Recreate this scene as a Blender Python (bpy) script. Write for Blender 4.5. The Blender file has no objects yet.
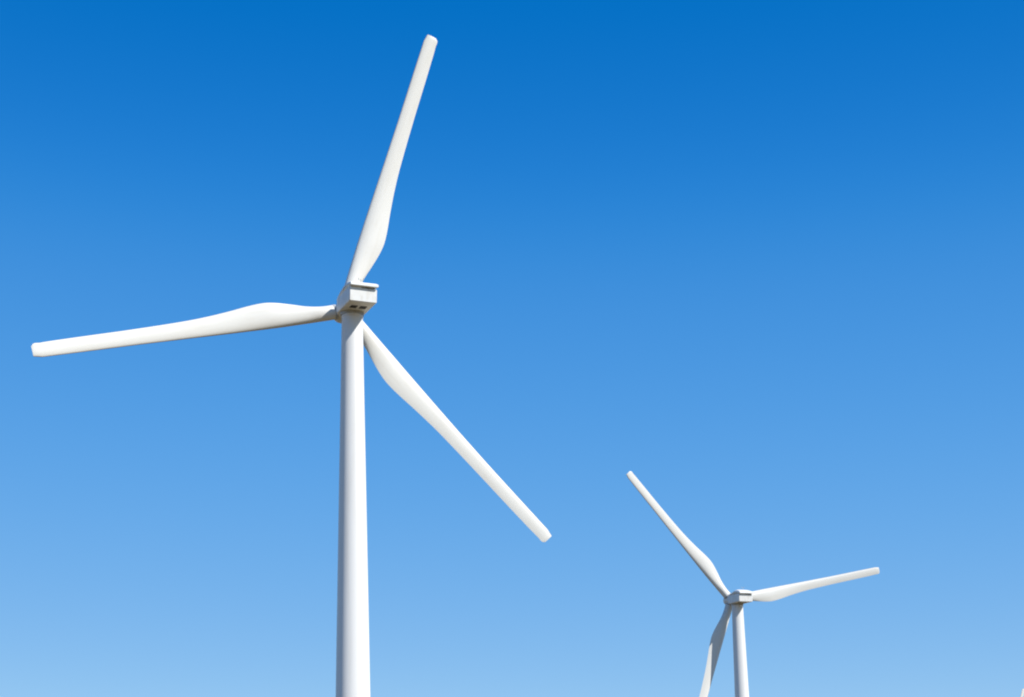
import bpy, bmesh, math
from mathutils import Matrix, Vector

R = math.radians
scene = bpy.context.scene
C = scene.collection

# ------------------------------------------------------------------ camera
W, H = 1024, 697
FOCAL_PX, PITCH, ROLL, ROW = 1591.2, 0.19925, -0.0222, 584.5
cam = bpy.data.cameras.new("camera")
cam.sensor_width = 36.0
cam.lens = FOCAL_PX * 36.0 / W
cam.shift_y = (ROW - (H / 2)) / W
cam.clip_start, cam.clip_end = 0.5, 60000
cam_ob = bpy.data.objects.new("camera", cam)
C.objects.link(cam_ob)
cam_ob.matrix_world = (Matrix.Translation((0, 0, 1.7)) @ Matrix.Rotation(R(90) + PITCH, 4, 'X')
                       @ Matrix.Rotation(ROLL, 4, 'Z'))
scene.camera = cam_ob

# ------------------------------------------------------------------ light
SUN_ELEV, SUN_AZ = R(39), R(56)          # azimuth counted from behind the camera towards the right
sdir = Vector((math.sin(SUN_AZ) * math.cos(SUN_ELEV), -math.cos(SUN_AZ) * math.cos(SUN_ELEV), math.sin(SUN_ELEV)))
world = bpy.data.worlds.new("World")
scene.world = world
world.use_nodes = True
nt = world.node_tree
nt.nodes.clear()
sky = nt.nodes.new("ShaderNodeTexSky")
sky.sky_type = 'NISHITA'
sky.sun_disc = False
sky.sun_elevation = SUN_ELEV
sky.sun_rotation = math.atan2(sdir.x, sdir.y)
sky.altitude = 600
sky.air_density = 1.0
sky.dust_density = 0.3
sky.ozone_density = 1.6
bg = nt.nodes.new("ShaderNodeBackground")
bg.inputs[1].default_value = 0.10
wo = nt.nodes.new("ShaderNodeOutputWorld")
def scale(src, k):
    n = nt.nodes.new("ShaderNodeVectorMath")
    n.operation = 'SCALE'
    n.inputs['Scale'].default_value = k
    nt.links.new(src, n.inputs[0])
    return n.outputs[0]
# clear polarised-looking air: per-channel response of the sky colour
cur = nt.nodes.new("ShaderNodeRGBCurve")
cur.mapping.extend = 'EXTRAPOLATED'
cur.mapping.use_clip = False
SKY_CURVES = (((0.0, -0.01), (0.093, 0.002), (0.136, 0.060), (0.32, 0.262), (1.0, 0.95)),
              ((0.0, 0.0), (0.156, 0.165), (0.223, 0.292), (0.46, 0.515), (1.0, 0.97)),
              ((0.0, 0.0), (0.283, 0.565), (0.381, 0.730), (0.61, 0.855), (1.0, 0.98)))
for crv, pts in zip(cur.mapping.curves[:3], SKY_CURVES):
    crv.points[0].location = pts[0]
    crv.points[1].location = pts[-1]
    for p in pts[1:-1]:
        crv.points.new(*p)
cur.mapping.update()
# even the left-right falloff of the clear sky a little
geo = nt.nodes.new("ShaderNodeTexCoord")
squash = nt.nodes.new("ShaderNodeMapping")
squash.inputs['Scale'].default_value = (0.3, 1.0, 1.0)
nt.links.new(geo.outputs['Generated'], squash.inputs[0])
nt.links.new(squash.outputs[0], sky.inputs[0])
nt.links.new(scale(sky.outputs[0], 0.1), cur.inputs['Color'])
nt.links.new(scale(cur.outputs[0], 10.0 / 2 ** 0.4), bg.inputs[0])
nt.links.new(bg.outputs[0], wo.inputs[0])

sun = bpy.data.lights.new("sun", 'SUN')
sun.energy = 5.0
sun.angle = R(0.53)
sun.color = (1.0, 0.962, 0.90)
sun_ob = bpy.data.objects.new("sun", sun)
C.objects.link(sun_ob)
sun_ob.rotation_euler = (-sdir).to_track_quat('-Z', 'Y').to_euler()

vs = scene.view_settings
vs.view_transform = 'Standard'
vs.look = 'None'
vs.exposure = 0.4
vs.gamma = 1.0
vs.use_curve_mapping = False
scene.cycles.filter_width = 2.1

# ------------------------------------------------------------------ materials
def new_mat(name):
    m = bpy.data.materials.new(name)
    m.use_nodes = True
    return m, m.node_tree, m.node_tree.nodes["Principled BSDF"]

def paint(name, base, dirt, rough=0.42, streak=(1.0, 1.0, 0.05), amount=0.35, scale=1.0):
    """White coating with faint weathering: stretched noise stains mixed over the base colour."""
    m, t, b = new_mat(name)
    n = t.nodes
    tc = n.new("ShaderNodeTexCoord")
    mp = n.new("ShaderNodeMapping")
    mp.inputs['Scale'].default_value = streak
    t.links.new(tc.outputs['Object'], mp.inputs[0])
    noise = n.new("ShaderNodeTexNoise")
    noise.inputs['Scale'].default_value = 1.4 * scale
    noise.inputs['Detail'].default_value = 6
    noise.inputs['Roughness'].default_value = 0.62
    t.links.new(mp.outputs[0], noise.inputs[0])
    ramp = n.new("ShaderNodeValToRGB")
    ramp.color_ramp.elements[0].position = 0.48
    ramp.color_ramp.elements[0].color = (0, 0, 0, 1)
    ramp.color_ramp.elements[1].position = 0.80
    ramp.color_ramp.elements[1].color = (amount, amount, amount, 1)
    t.links.new(noise.outputs[0], ramp.inputs[0])
    mix = n.new("ShaderNodeMix")
    mix.data_type = 'RGBA'
    mix.inputs[6].default_value = (*base, 1)
    mix.inputs[7].default_value = (*dirt, 1)
    t.links.new(ramp.outputs[0], mix.inputs[0])
    t.links.new(mix.outputs[2], b.inputs['Base Color'])
    n2 = n.new("ShaderNodeTexNoise")
    n2.inputs['Scale'].default_value = 3.0
    n2.inputs['Detail'].default_value = 4
    t.links.new(tc.outputs['Object'], n2.inputs[0])
    mr = n.new("ShaderNodeMapRange")
    mr.inputs[3].default_value = rough - 0.06
    mr.inputs[4].default_value = rough + 0.10
    t.links.new(n2.outputs[0], mr.inputs[0])
    t.links.new(mr.outputs[0], b.inputs['Roughness'])
    b.inputs['Diffuse Roughness'].default_value = 0.4
    b.inputs['Specular IOR Level'].default_value = 0.35
    return m

M_TOWER = paint("tower_paint", (0.70, 0.70, 0.69), (0.54, 0.51, 0.44), 0.42)
M_NAC = paint("nacelle_gelcoat", (0.725, 0.73, 0.715), (0.42, 0.36, 0.26), 0.45, (1, 1, 0.4), 0.55)
M_BLADE = paint("blade_gelcoat", (0.71, 0.70, 0.66), (0.58, 0.54, 0.45), 0.40, (1, 1, 0.12), 0.35)
# abraded, dust-browned leading edges
_t = M_BLADE.node_tree
_b = _t.nodes["Principled BSDF"]
_src = _b.inputs['Base Color'].links[0].from_socket
_at = _t.nodes.new("ShaderNodeAttribute"); _at.attribute_name = "wear"
_nz = _t.nodes.new("ShaderNodeTexNoise"); _nz.inputs['Scale'].default_value = 1.1; _nz.inputs['Detail'].default_value = 5
_ml = _t.nodes.new("ShaderNodeMath"); _ml.operation = 'MULTIPLY'
_tc = _t.nodes.new("ShaderNodeTexCoord")
_t.links.new(_tc.outputs['Object'], _nz.inputs[0])
_t.links.new(_at.outputs['Fac'], _ml.inputs[0]); _t.links.new(_nz.outputs[0], _ml.inputs[1])
_mx = _t.nodes.new("ShaderNodeMix"); _mx.data_type = 'RGBA'
_mx.inputs[7].default_value = (0.40, 0.33, 0.22, 1)
_t.links.new(_ml.outputs[0], _mx.inputs[0]); _t.links.new(_src, _mx.inputs[6]); _t.links.new(_mx.outputs[2], _b.inputs['Base Color'])
M_DARK, _t, _b = new_mat("vent_dark")
_b.inputs['Base Color'].default_value = (0.015, 0.014, 0.012, 1)
_b.inputs['Roughness'].default_value = 0.7
M_METAL = paint("galvanised", (0.42, 0.43, 0.43), (0.25, 0.22, 0.18), 0.5, (1, 1, 1), 0.5)

# ------------------------------------------------------------------ terrain (below the frame; its bounce lights the undersides)
def ground_z(x, y):
    s = min(1.0, max(0.0, (y - 225.0) / 130.0))
    s = s * s * (3 - 2 * s)
    far = math.hypot(x, y)
    k = min(1.0, max(0.0, (far - 25.0) / 400.0))
    return -4.9 * s + k * 0.25 * math.sin(x / 37.0) * math.cos(y / 41.0)

gm = bpy.data.meshes.new("ground")
bm = bmesh.new()
rings = [0.0] + [2.0 * 1.125 ** i for i in range(84)]
rings = [r for r in rings if r < 32000]
SEG = 128
prev = None
for r in rings:
    if r == 0:
        prev = [bm.verts.new((0, 0, ground_z(0, 0)))]
        continue
    cur = []
    for k in range(SEG):
        a = 2 * math.pi * k / SEG
        x, y = r * math.cos(a), r * math.sin(a)
        z = ground_z(x, y) if r < 4000 else -4.9
        cur.append(bm.verts.new((x, y, z)))
    for k in range(SEG):
        k2 = (k + 1) % SEG
        if len(prev) == 1:
            bm.faces.new((prev[0], cur[k], cur[k2]))
        else:
            bm.faces.new((prev[k], cur[k], cur[k2], prev[k2]))
    prev = cur
for f in bm.faces:
    f.smooth = True
bm.to_mesh(gm)
bm.free()
m, t, b = new_mat("dry_grass_ground")
tc = t.nodes.new("ShaderNodeTexCoord")
na = t.nodes.new("ShaderNodeTexNoise"); na.inputs['Scale'].default_value = 0.035; na.inputs['Detail'].default_value = 8
nb = t.nodes.new("ShaderNodeTexNoise"); nb.inputs['Scale'].default_value = 2.2; nb.inputs['Detail'].default_value = 6
t.links.new(tc.outputs['Object'], na.inputs[0]); t.links.new(tc.outputs['Object'], nb.inputs[0])
ra = t.nodes.new("ShaderNodeValToRGB")
ra.color_ramp.elements[0].position = 0.35; ra.color_ramp.elements[0].color = (0.10, 0.066, 0.018, 1)
ra.color_ramp.elements[1].position = 0.68; ra.color_ramp.elements[1].color = (0.195, 0.126, 0.034, 1)
t.links.new(na.outputs[0], ra.inputs[0])
mx = t.nodes.new("ShaderNodeMix"); mx.data_type = 'RGBA'; mx.blend_type = 'MULTIPLY'; mx.inputs[0].default_value = 0.6
t.links.new(ra.outputs[0], mx.inputs[6])
rb = t.nodes.new("ShaderNodeValToRGB")
rb.color_ramp.elements[0].position = 0.3; rb.color_ramp.elements[0].color = (0.55, 0.55, 0.5, 1)
rb.color_ramp.elements[1].position = 0.7; rb.color_ramp.elements[1].color = (1, 1, 1, 1)
t.links.new(nb.outputs[0], rb.inputs[0]); t.links.new(rb.outputs[0], mx.inputs[7])
t.links.new(mx.outputs[2], b.inputs['Base Color'])
b.inputs['Roughness'].default_value = 0.95
bp = t.nodes.new("ShaderNodeBump"); bp.inputs['Strength'].default_value = 0.5; bp.inputs['Distance'].default_value = 0.2
t.links.new(nb.outputs[0], bp.inputs['Height']); t.links.new(bp.outputs[0], b.inputs['Normal'])
gm.materials.append(m)
ground = bpy.data.objects.new("ground", gm)
ground["kind"] = "structure"
C.objects.link(ground)

# ------------------------------------------------------------------ turbine
HUB, OVER, REAR, TILT, SPAN, FLEX = 78.0, 3.786, 5.316, 0.08378, 40.0, -1.95
TOPZ = HUB - OVER * math.sin(TILT)
M_TILT = Matrix.Translation((0, 0, TOPZ)) @ Matrix.Rotation(TILT, 4, 'X')
NAC_BOT = -1.36

def link(name, bm, mats, parent, mat=None, smooth=True, angle=35):
    me = bpy.data.meshes.new(name)
    bmesh.ops.recalc_face_normals(bm, faces=bm.faces)
    for f in bm.faces:
        f.smooth = smooth
    for e in bm.edges:
        if len(e.link_faces) == 2 and e.calc_face_angle(0) > R(angle):
            e.smooth = False
    bm.to_mesh(me)
    bm.free()
    for mm in mats:
        me.materials.append(mm)
    o = bpy.data.objects.new(name, me)
    C.objects.link(o)
    o.parent = parent
    if mat is not None:
        o.matrix_basis = mat
    return o

def loft(bm, loops, cap0=True, cap1=True):
    vv = [[bm.verts.new(p) for p in lp] for lp in loops]
    n = len(vv[0])
    for a, c in zip(vv, vv[1:]):
        for k in range(n):
            bm.faces.new((a[k], a[(k + 1) % n], c[(k + 1) % n], c[k]))
    if cap0:
        bm.faces.new(vv[0][::-1])
    if cap1:
        bm.faces.new(vv[-1])

def rounded(x0, x1, z0, z1, r, y, seg=5):
    """Rounded rectangle in the XZ plane at depth y."""
    out = []
    for cx, cz, a0 in ((x1 - r, z1 - r, 0), (x0 + r, z1 - r, 90), (x0 + r, z0 + r, 180), (x1 - r, z0 + r, 270)):
        for k in range(seg + 1):
            a = R(a0 + 90 * k / seg)
            out.append((cx + r * math.cos(a), y, cz + r * math.sin(a)))
    return out

def box(bm, x0, x1, y0, y1, z0, z1):
    v = [bm.verts.new(p) for p in ((x0, y0, z0), (x1, y0, z0), (x1, y1, z0), (x0, y1, z0),
                                   (x0, y0, z1), (x1, y0, z1), (x1, y1, z1), (x0, y1, z1))]
    for f in ((3, 2, 1, 0), (4, 5, 6, 7), (0, 1, 5, 4), (1, 2, 6, 5), (2, 3, 7, 6), (3, 0, 4, 7)):
        bm.faces.new([v[i] for i in f])

def lerp(tab, x):
    for (a, u), (c, w) in zip(tab, tab[1:]):
        if x <= c:
            s = (x - a) / (c - a)
            return u + (w - u) * s
    return tab[-1][1]

def smooth_tab(tab, x):
    """Catmull-Rom through the table."""
    n = len(tab)
    for i in range(n - 1):
        if x <= tab[i + 1][0] or i == n - 2:
            x0, y0 = tab[i]; x1, y1 = tab[i + 1]
            h = x1 - x0
            s = max(0.0, min(1.0, (x - x0) / h))
            m0 = (y1 - tab[i - 1][1]) / (x1 - tab[i - 1][0]) * h if i > 0 else (y1 - y0)
            m1 = (tab[i + 2][1] - y0) / (tab[i + 2][0] - x0) * h if i < n - 2 else (y1 - y0)
            return ((2*s**3 - 3*s**2 + 1) * y0 + (s**3 - 2*s**2 + s) * m0
                    + (-2*s**3 + 3*s**2) * y1 + (s**3 - s**2) * m1)

CHORD = [(1.2, 1.90), (3.0, 1.91), (5.0, 2.20), (7.0, 2.72), (9.0, 3.18), (10.5, 3.33), (12.5, 3.18), (15.0, 2.82), (18.0, 2.46),
         (21.0, 2.22), (27.5, 1.98), (32.0, 1.92), (36.0, 1.86), (39.0, 1.76), (39.7, 1.62), (40.0, 1.25)]
LEAD = [(1.2, 0.95), (5.0, 0.97), (9.0, 0.98), (15.0, 0.90), (21.0, 0.80), (27.5, 0.73), (36.0, 0.73), (39.0, 0.72), (40.0, 0.52)]
THICK = [(1.2, 1.0), (3.0, 0.97), (5.0, 0.68), (7.0, 0.45), (9.0, 0.33), (12.0, 0.25), (20.0, 0.20), (30.0, 0.17), (40.0, 0.14)]
TWIST = [(1.2, 9), (7.0, 9), (10.0, 8), (15.0, 5.5), (21.0, 3.5), (30.0, 1.2), (40.0, 0)]

def blade_bm():
    bm = bmesh.new()
    loops = []
    wear = []
    rs = [1.2 + 0.35 * i for i in range(0, 32)]
    r = rs[-1]
    while r < 38.6:
        r += 0.8
        rs.append(r)
    rs = [q for q in rs if q < 38.8] + [39.0, 39.3, 39.5, 39.68, 39.8, 39.9, 39.96, 40.0]
    N = 28
    for r in rs:
        c, le, tk, tw = smooth_tab(CHORD, r), lerp(LEAD, r), smooth_tab(THICK, r), R(lerp(TWIST, r))
        w = max(0.0, min(1.0, (r - 2.6) / 6.0))
        w = w * w * (3 - 2 * w)                    # 0 = round root, 1 = airfoil
        flex = FLEX * (r / SPAN) ** 1.8
        lp = []
        for k in range(2 * N):
            wear.append(math.exp(-((0.5 * (1 - math.cos(math.pi * k / N))) / 0.05) ** 2) * w * min(1.0, 0.35 + r / SPAN))
            a = math.pi * k / N
            x = 0.5 * (1 - math.cos(a))            # 0 at the leading edge
            sgn = 1 if k <= N else -1              # first half: suction side
            yt = 5 * tk * (0.2969 * math.sqrt(max(x, 0)) - 0.126 * x - 0.3516 * x * x + 0.2843 * x ** 3 - 0.1026 * x ** 4)
            cam_ = 0.022 * 4 * x * (1 - x)
            ya = cam_ + sgn * yt
            yc = 0.5 * math.sin(a) * tk
            y = (ya * w + yc * (1 - w)) * c
            px = -le + x * c
            py = -y                                # suction side faces downwind (-Y)
            # twist about the pitch axis: the leading edge turns upwind (+Y)
            X = px * math.cos(tw) + py * math.sin(tw)
            Y = -px * math.sin(tw) + py * math.cos(tw)
            lp.append((X, Y + flex, r))
        loops.append(lp)
    loft(bm, loops)
    lay = bm.verts.layers.float.new('wear')
    for v, q in zip(bm.verts, wear):
        v[lay] = q
    return bm

def turbine(label, loc, yaw, phase):
    root = bpy.data.objects.new("wind_turbine", None)
    C.objects.link(root)
    root.location = loc
    root.rotation_euler = (0, 0, yaw)
    root["label"] = label
    root["category"] = "wind turbine"
    root["group"] = "white three bladed wind turbines"

    # tower: tapered steel tube in welded cans, flange seams between its sections, yaw collar on top
    bm = bmesh.new()
    prof = []
    zt = TOPZ + NAC_BOT + 0.10
    def rad(z):
        return 1.345 + (75.0 - z) * 0.0157
    zs = [-1.0, 0.0]
    z = 0.0
    while z < 73.0:
        z += 2.6
        zs.append(min(z, 73.6))
    for z in zs:
        prof.append((rad(z), z))
    prof += [(rad(zt - 0.9), zt - 0.9), (rad(zt - 0.9) + 0.05, zt - 0.86), (rad(zt - 0.9) + 0.05, zt - 0.62),
             (1.30, zt - 0.58), (1.30, zt)]
    S = 96
    loops = [[(q * math.cos(2 * math.pi * k / S), q * math.sin(2 * math.pi * k / S), z) for k in range(S)] for q, z in prof]
    loft(bm, loops)
    link("tower", bm, [M_TOWER], root)

    # nacelle housing: rounded box, full at the rear, drawn in towards the rotor
    bm = bmesh.new()
    hw = 1.75
    loops = [rounded(-hw + 0.05, hw - 0.05, NAC_BOT + 0.05, 0.36, 0.12, -REAR),
             rounded(-hw, hw, NAC_BOT, 0.40, 0.16, -REAR + 0.06)]
    for y in (-4.6, -3.0, -1.0, 0.6):
        loops.append(rounded(-hw, hw, NAC_BOT, 0.40, 0.16, y))
    loops.append(rounded(-1.68, 1.68, NAC_BOT + 0.02, 0.46, 0.30, 1.4))
    loops.append(rounded(-1.50, 1.50, -1.33, 0.70, 0.6, 1.95))
    loops.append(rounded(-1.32, 1.32, -1.26, 0.80, 0.9, 2.2))
    loft(bm, loops)
    nac = link("nacelle", bm, [M_NAC], root, M_TILT)
    # dark air gap under the roof, seen from behind
    bm = bmesh.new()
    box(bm, -hw + 0.25, hw - 0.2, -REAR + 0.42, 1.0, 0.34, 0.62)
    link("air_gap", bm, [M_DARK], nac)
    # roof shell, its lip overhanging the rear wall
    bm = bmesh.new()
    zb, zr = 0.55, 1.07
    oh = 0.46
    loops = [rounded(-hw - 0.02, hw + 0.06, zb + 0.02, zr - 0.26, 0.10, -REAR - oh),
             rounded(-hw - 0.05, hw + 0.09, zb, zr - 0.14, 0.16, -REAR - oh + 0.08),
             rounded(-hw - 0.05, hw + 0.09, zb, zr, 0.25, -REAR - oh + 0.36),
             rounded(-hw - 0.04, hw + 0.06, zb, zr + 0.26, 0.44, -REAR + 0.70)]
    for y, c, rr in ((-3.8, 0.50, 0.62), (-3.1, 0.66, 0.74), (-2.2, 0.64, 0.72), (-0.9, 0.32, 0.5)):
        loops.append(rounded(-hw - 0.03, hw + 0.03, zb, zr + c, rr, y))
    loops.append(rounded(-1.68, 1.68, 0.42, 1.02, 0.30, 1.1))
    loops.append(rounded(-1.45, 1.45, 0.40, 0.86, 0.22, 1.9))
    loft(bm, loops)
    link("roof", bm, [M_NAC], nac)
    # wind sensor: short mast with a cross arm, vane and cups
    bm = bmesh.new()
    def rod(p, q, r0):
        p, q = Vector(p), Vector(q)
        d = (q - p).normalized()
        u = d.orthogonal().normalized()
        w = d.cross(u)
        loft(bm, [[e + r0 * (math.cos(a) * u + math.sin(a) * w) for a in [2 * math.pi * i / 10 for i in range(10)]] for e in (p, q)])
    zt2 = zr + 0.60
    rod((0.3, -2.9, zt2), (0.3, -2.9, zt2 + 0.62), 0.035)
    rod((-0.05, -2.9, zt2 + 0.52), (0.65, -2.9, zt2 + 0.52), 0.025)
    rod((-0.03, -2.9, zt2 + 0.50), (-0.03, -2.9, zt2 + 0.74), 0.05)
    rod((0.63, -2.9, zt2 + 0.50), (0.63, -2.9, zt2 + 0.70), 0.03)
    box(bm, 0.61, 0.65, -3.12, -2.90, zt2 + 0.62, zt2 + 0.74)
    link("wind_sensor", bm, [M_METAL], nac)
    # side cheeks close the gap along both flanks
    for s in (-1, 1):
        bm = bmesh.new()
        x0, x1 = sorted((s * (hw - 0.01), s * (hw - 0.22)))
        box(bm, x0, x1, -REAR + (0.05 if s < 0 else 0.55), 1.2, 0.30, 0.60)
        link("side_panel", bm, [M_NAC], nac)
    # rear wall panel that fills the left two thirds of the gap
    bm = bmesh.new()
    box(bm, -hw + 0.24, -0.25, -REAR + 0.08, -REAR + 0.26, 0.30, 0.60)
    link("rear_panel", bm, [M_NAC], nac)
    # two louvred vents in the underside
    for x in (-0.58, 0.62):
        bm = bmesh.new()
        w, l = 0.42, 0.55
        yv = -2.9
        z0, z1 = NAC_BOT - 0.035, NAC_BOT + 0.05
        box(bm, x - w, x + w, yv - l, yv + l, z0, z1)
        v = link("vent", bm, [M_DARK], nac)
    # yaw ring between nacelle and tower
    bm = bmesh.new()
    q = [(1.42, NAC_BOT - 0.42), (1.50, NAC_BOT - 0.38), (1.50, NAC_BOT - 0.12), (1.62, NAC_BOT + 0.02)]
    loops = [[(a * math.cos(2 * math.pi * k / 64), a * math.sin(2 * math.pi * k / 64), z) for k in range(64)] for a, z in q]
    loft(bm, loops)
    link("yaw_ring", bm, [M_METAL], nac)

    # hub with its spinner nose, pointing upwind
    bm = bmesh.new()
    prof = [(1.05, -1.50), (1.24, -1.47), (1.30, -1.36), (1.33, -0.8), (1.33, 0.6), (1.33, 1.1), (1.26, 1.6), (1.12, 2.05), (0.70, 2.35), (0.25, 2.47), (0.04, 2.48)]
    S = 64
    loops = [[(q * math.cos(2 * math.pi * k / S), y, q * math.sin(2 * math.pi * k / S)) for k in range(S)] for q, y in prof]
    loft(bm, loops)
    MH = M_TILT @ Matrix.Translation((0, OVER, 0))
    link("hub", bm, [M_NAC], root, MH @ Matrix.Rotation(phase, 4, 'Y'))

    for k in range(3):
        bl = link("blade", blade_bm(), [M_BLADE], root, MH @ Matrix.Rotation(phase + k * 2 * math.pi / 3, 4, 'Y'))
        bm = bmesh.new()
        q = [(0.96, 1.22), (0.99, 1.25), (0.99, 1.48), (0.965, 1.51), (0.955, 1.52)]
        loft(bm, [[(a * math.cos(2 * math.pi * i / 48), a * math.sin(2 * math.pi * i / 48), z) for i in range(48)] for a, z in q])
        link("root_collar", bm, [M_METAL], bl)
    return root

def kids(o):
    return [c for c in bpy.data.objects if c.parent == o]

def copy_turbine(src, label, loc, yaw, phase):
    r = src.copy()
    C.objects.link(r)
    r.location = loc
    r.rotation_euler = (0, 0, yaw)
    r["label"] = label
    MH = M_TILT @ Matrix.Translation((0, OVER, 0))
    k = 0
    for ch in kids(src):
        c = ch.copy()
        C.objects.link(c)
        c.parent = r
        if ch.name.startswith("blade"):
            c.matrix_basis = MH @ Matrix.Rotation(phase + k * 2 * math.pi / 3, 4, 'Y')
            k += 1
        elif ch.name.startswith("hub"):
            c.matrix_basis = MH @ Matrix.Rotation(phase, 4, 'Y')
        for g in kids(ch):
            d = g.copy()
            C.objects.link(d)
            d.parent = c
    return r

t1 = turbine("large white wind turbine in front, its whole three bladed rotor in view",
             (-19.618, 192.123, 0.0), 0.37043, 0.2680)
copy_turbine(t1, "smaller distant white wind turbine with its tower and nacelle low in the sky",
             (54.12, 376.7, -4.50), R(15.5), -0.739)
copy_turbine(t1, "wind turbine out of frame except one white blade tip in the bottom right corner",
             (267.8, 860.0, -4.9), R(22), R(14))
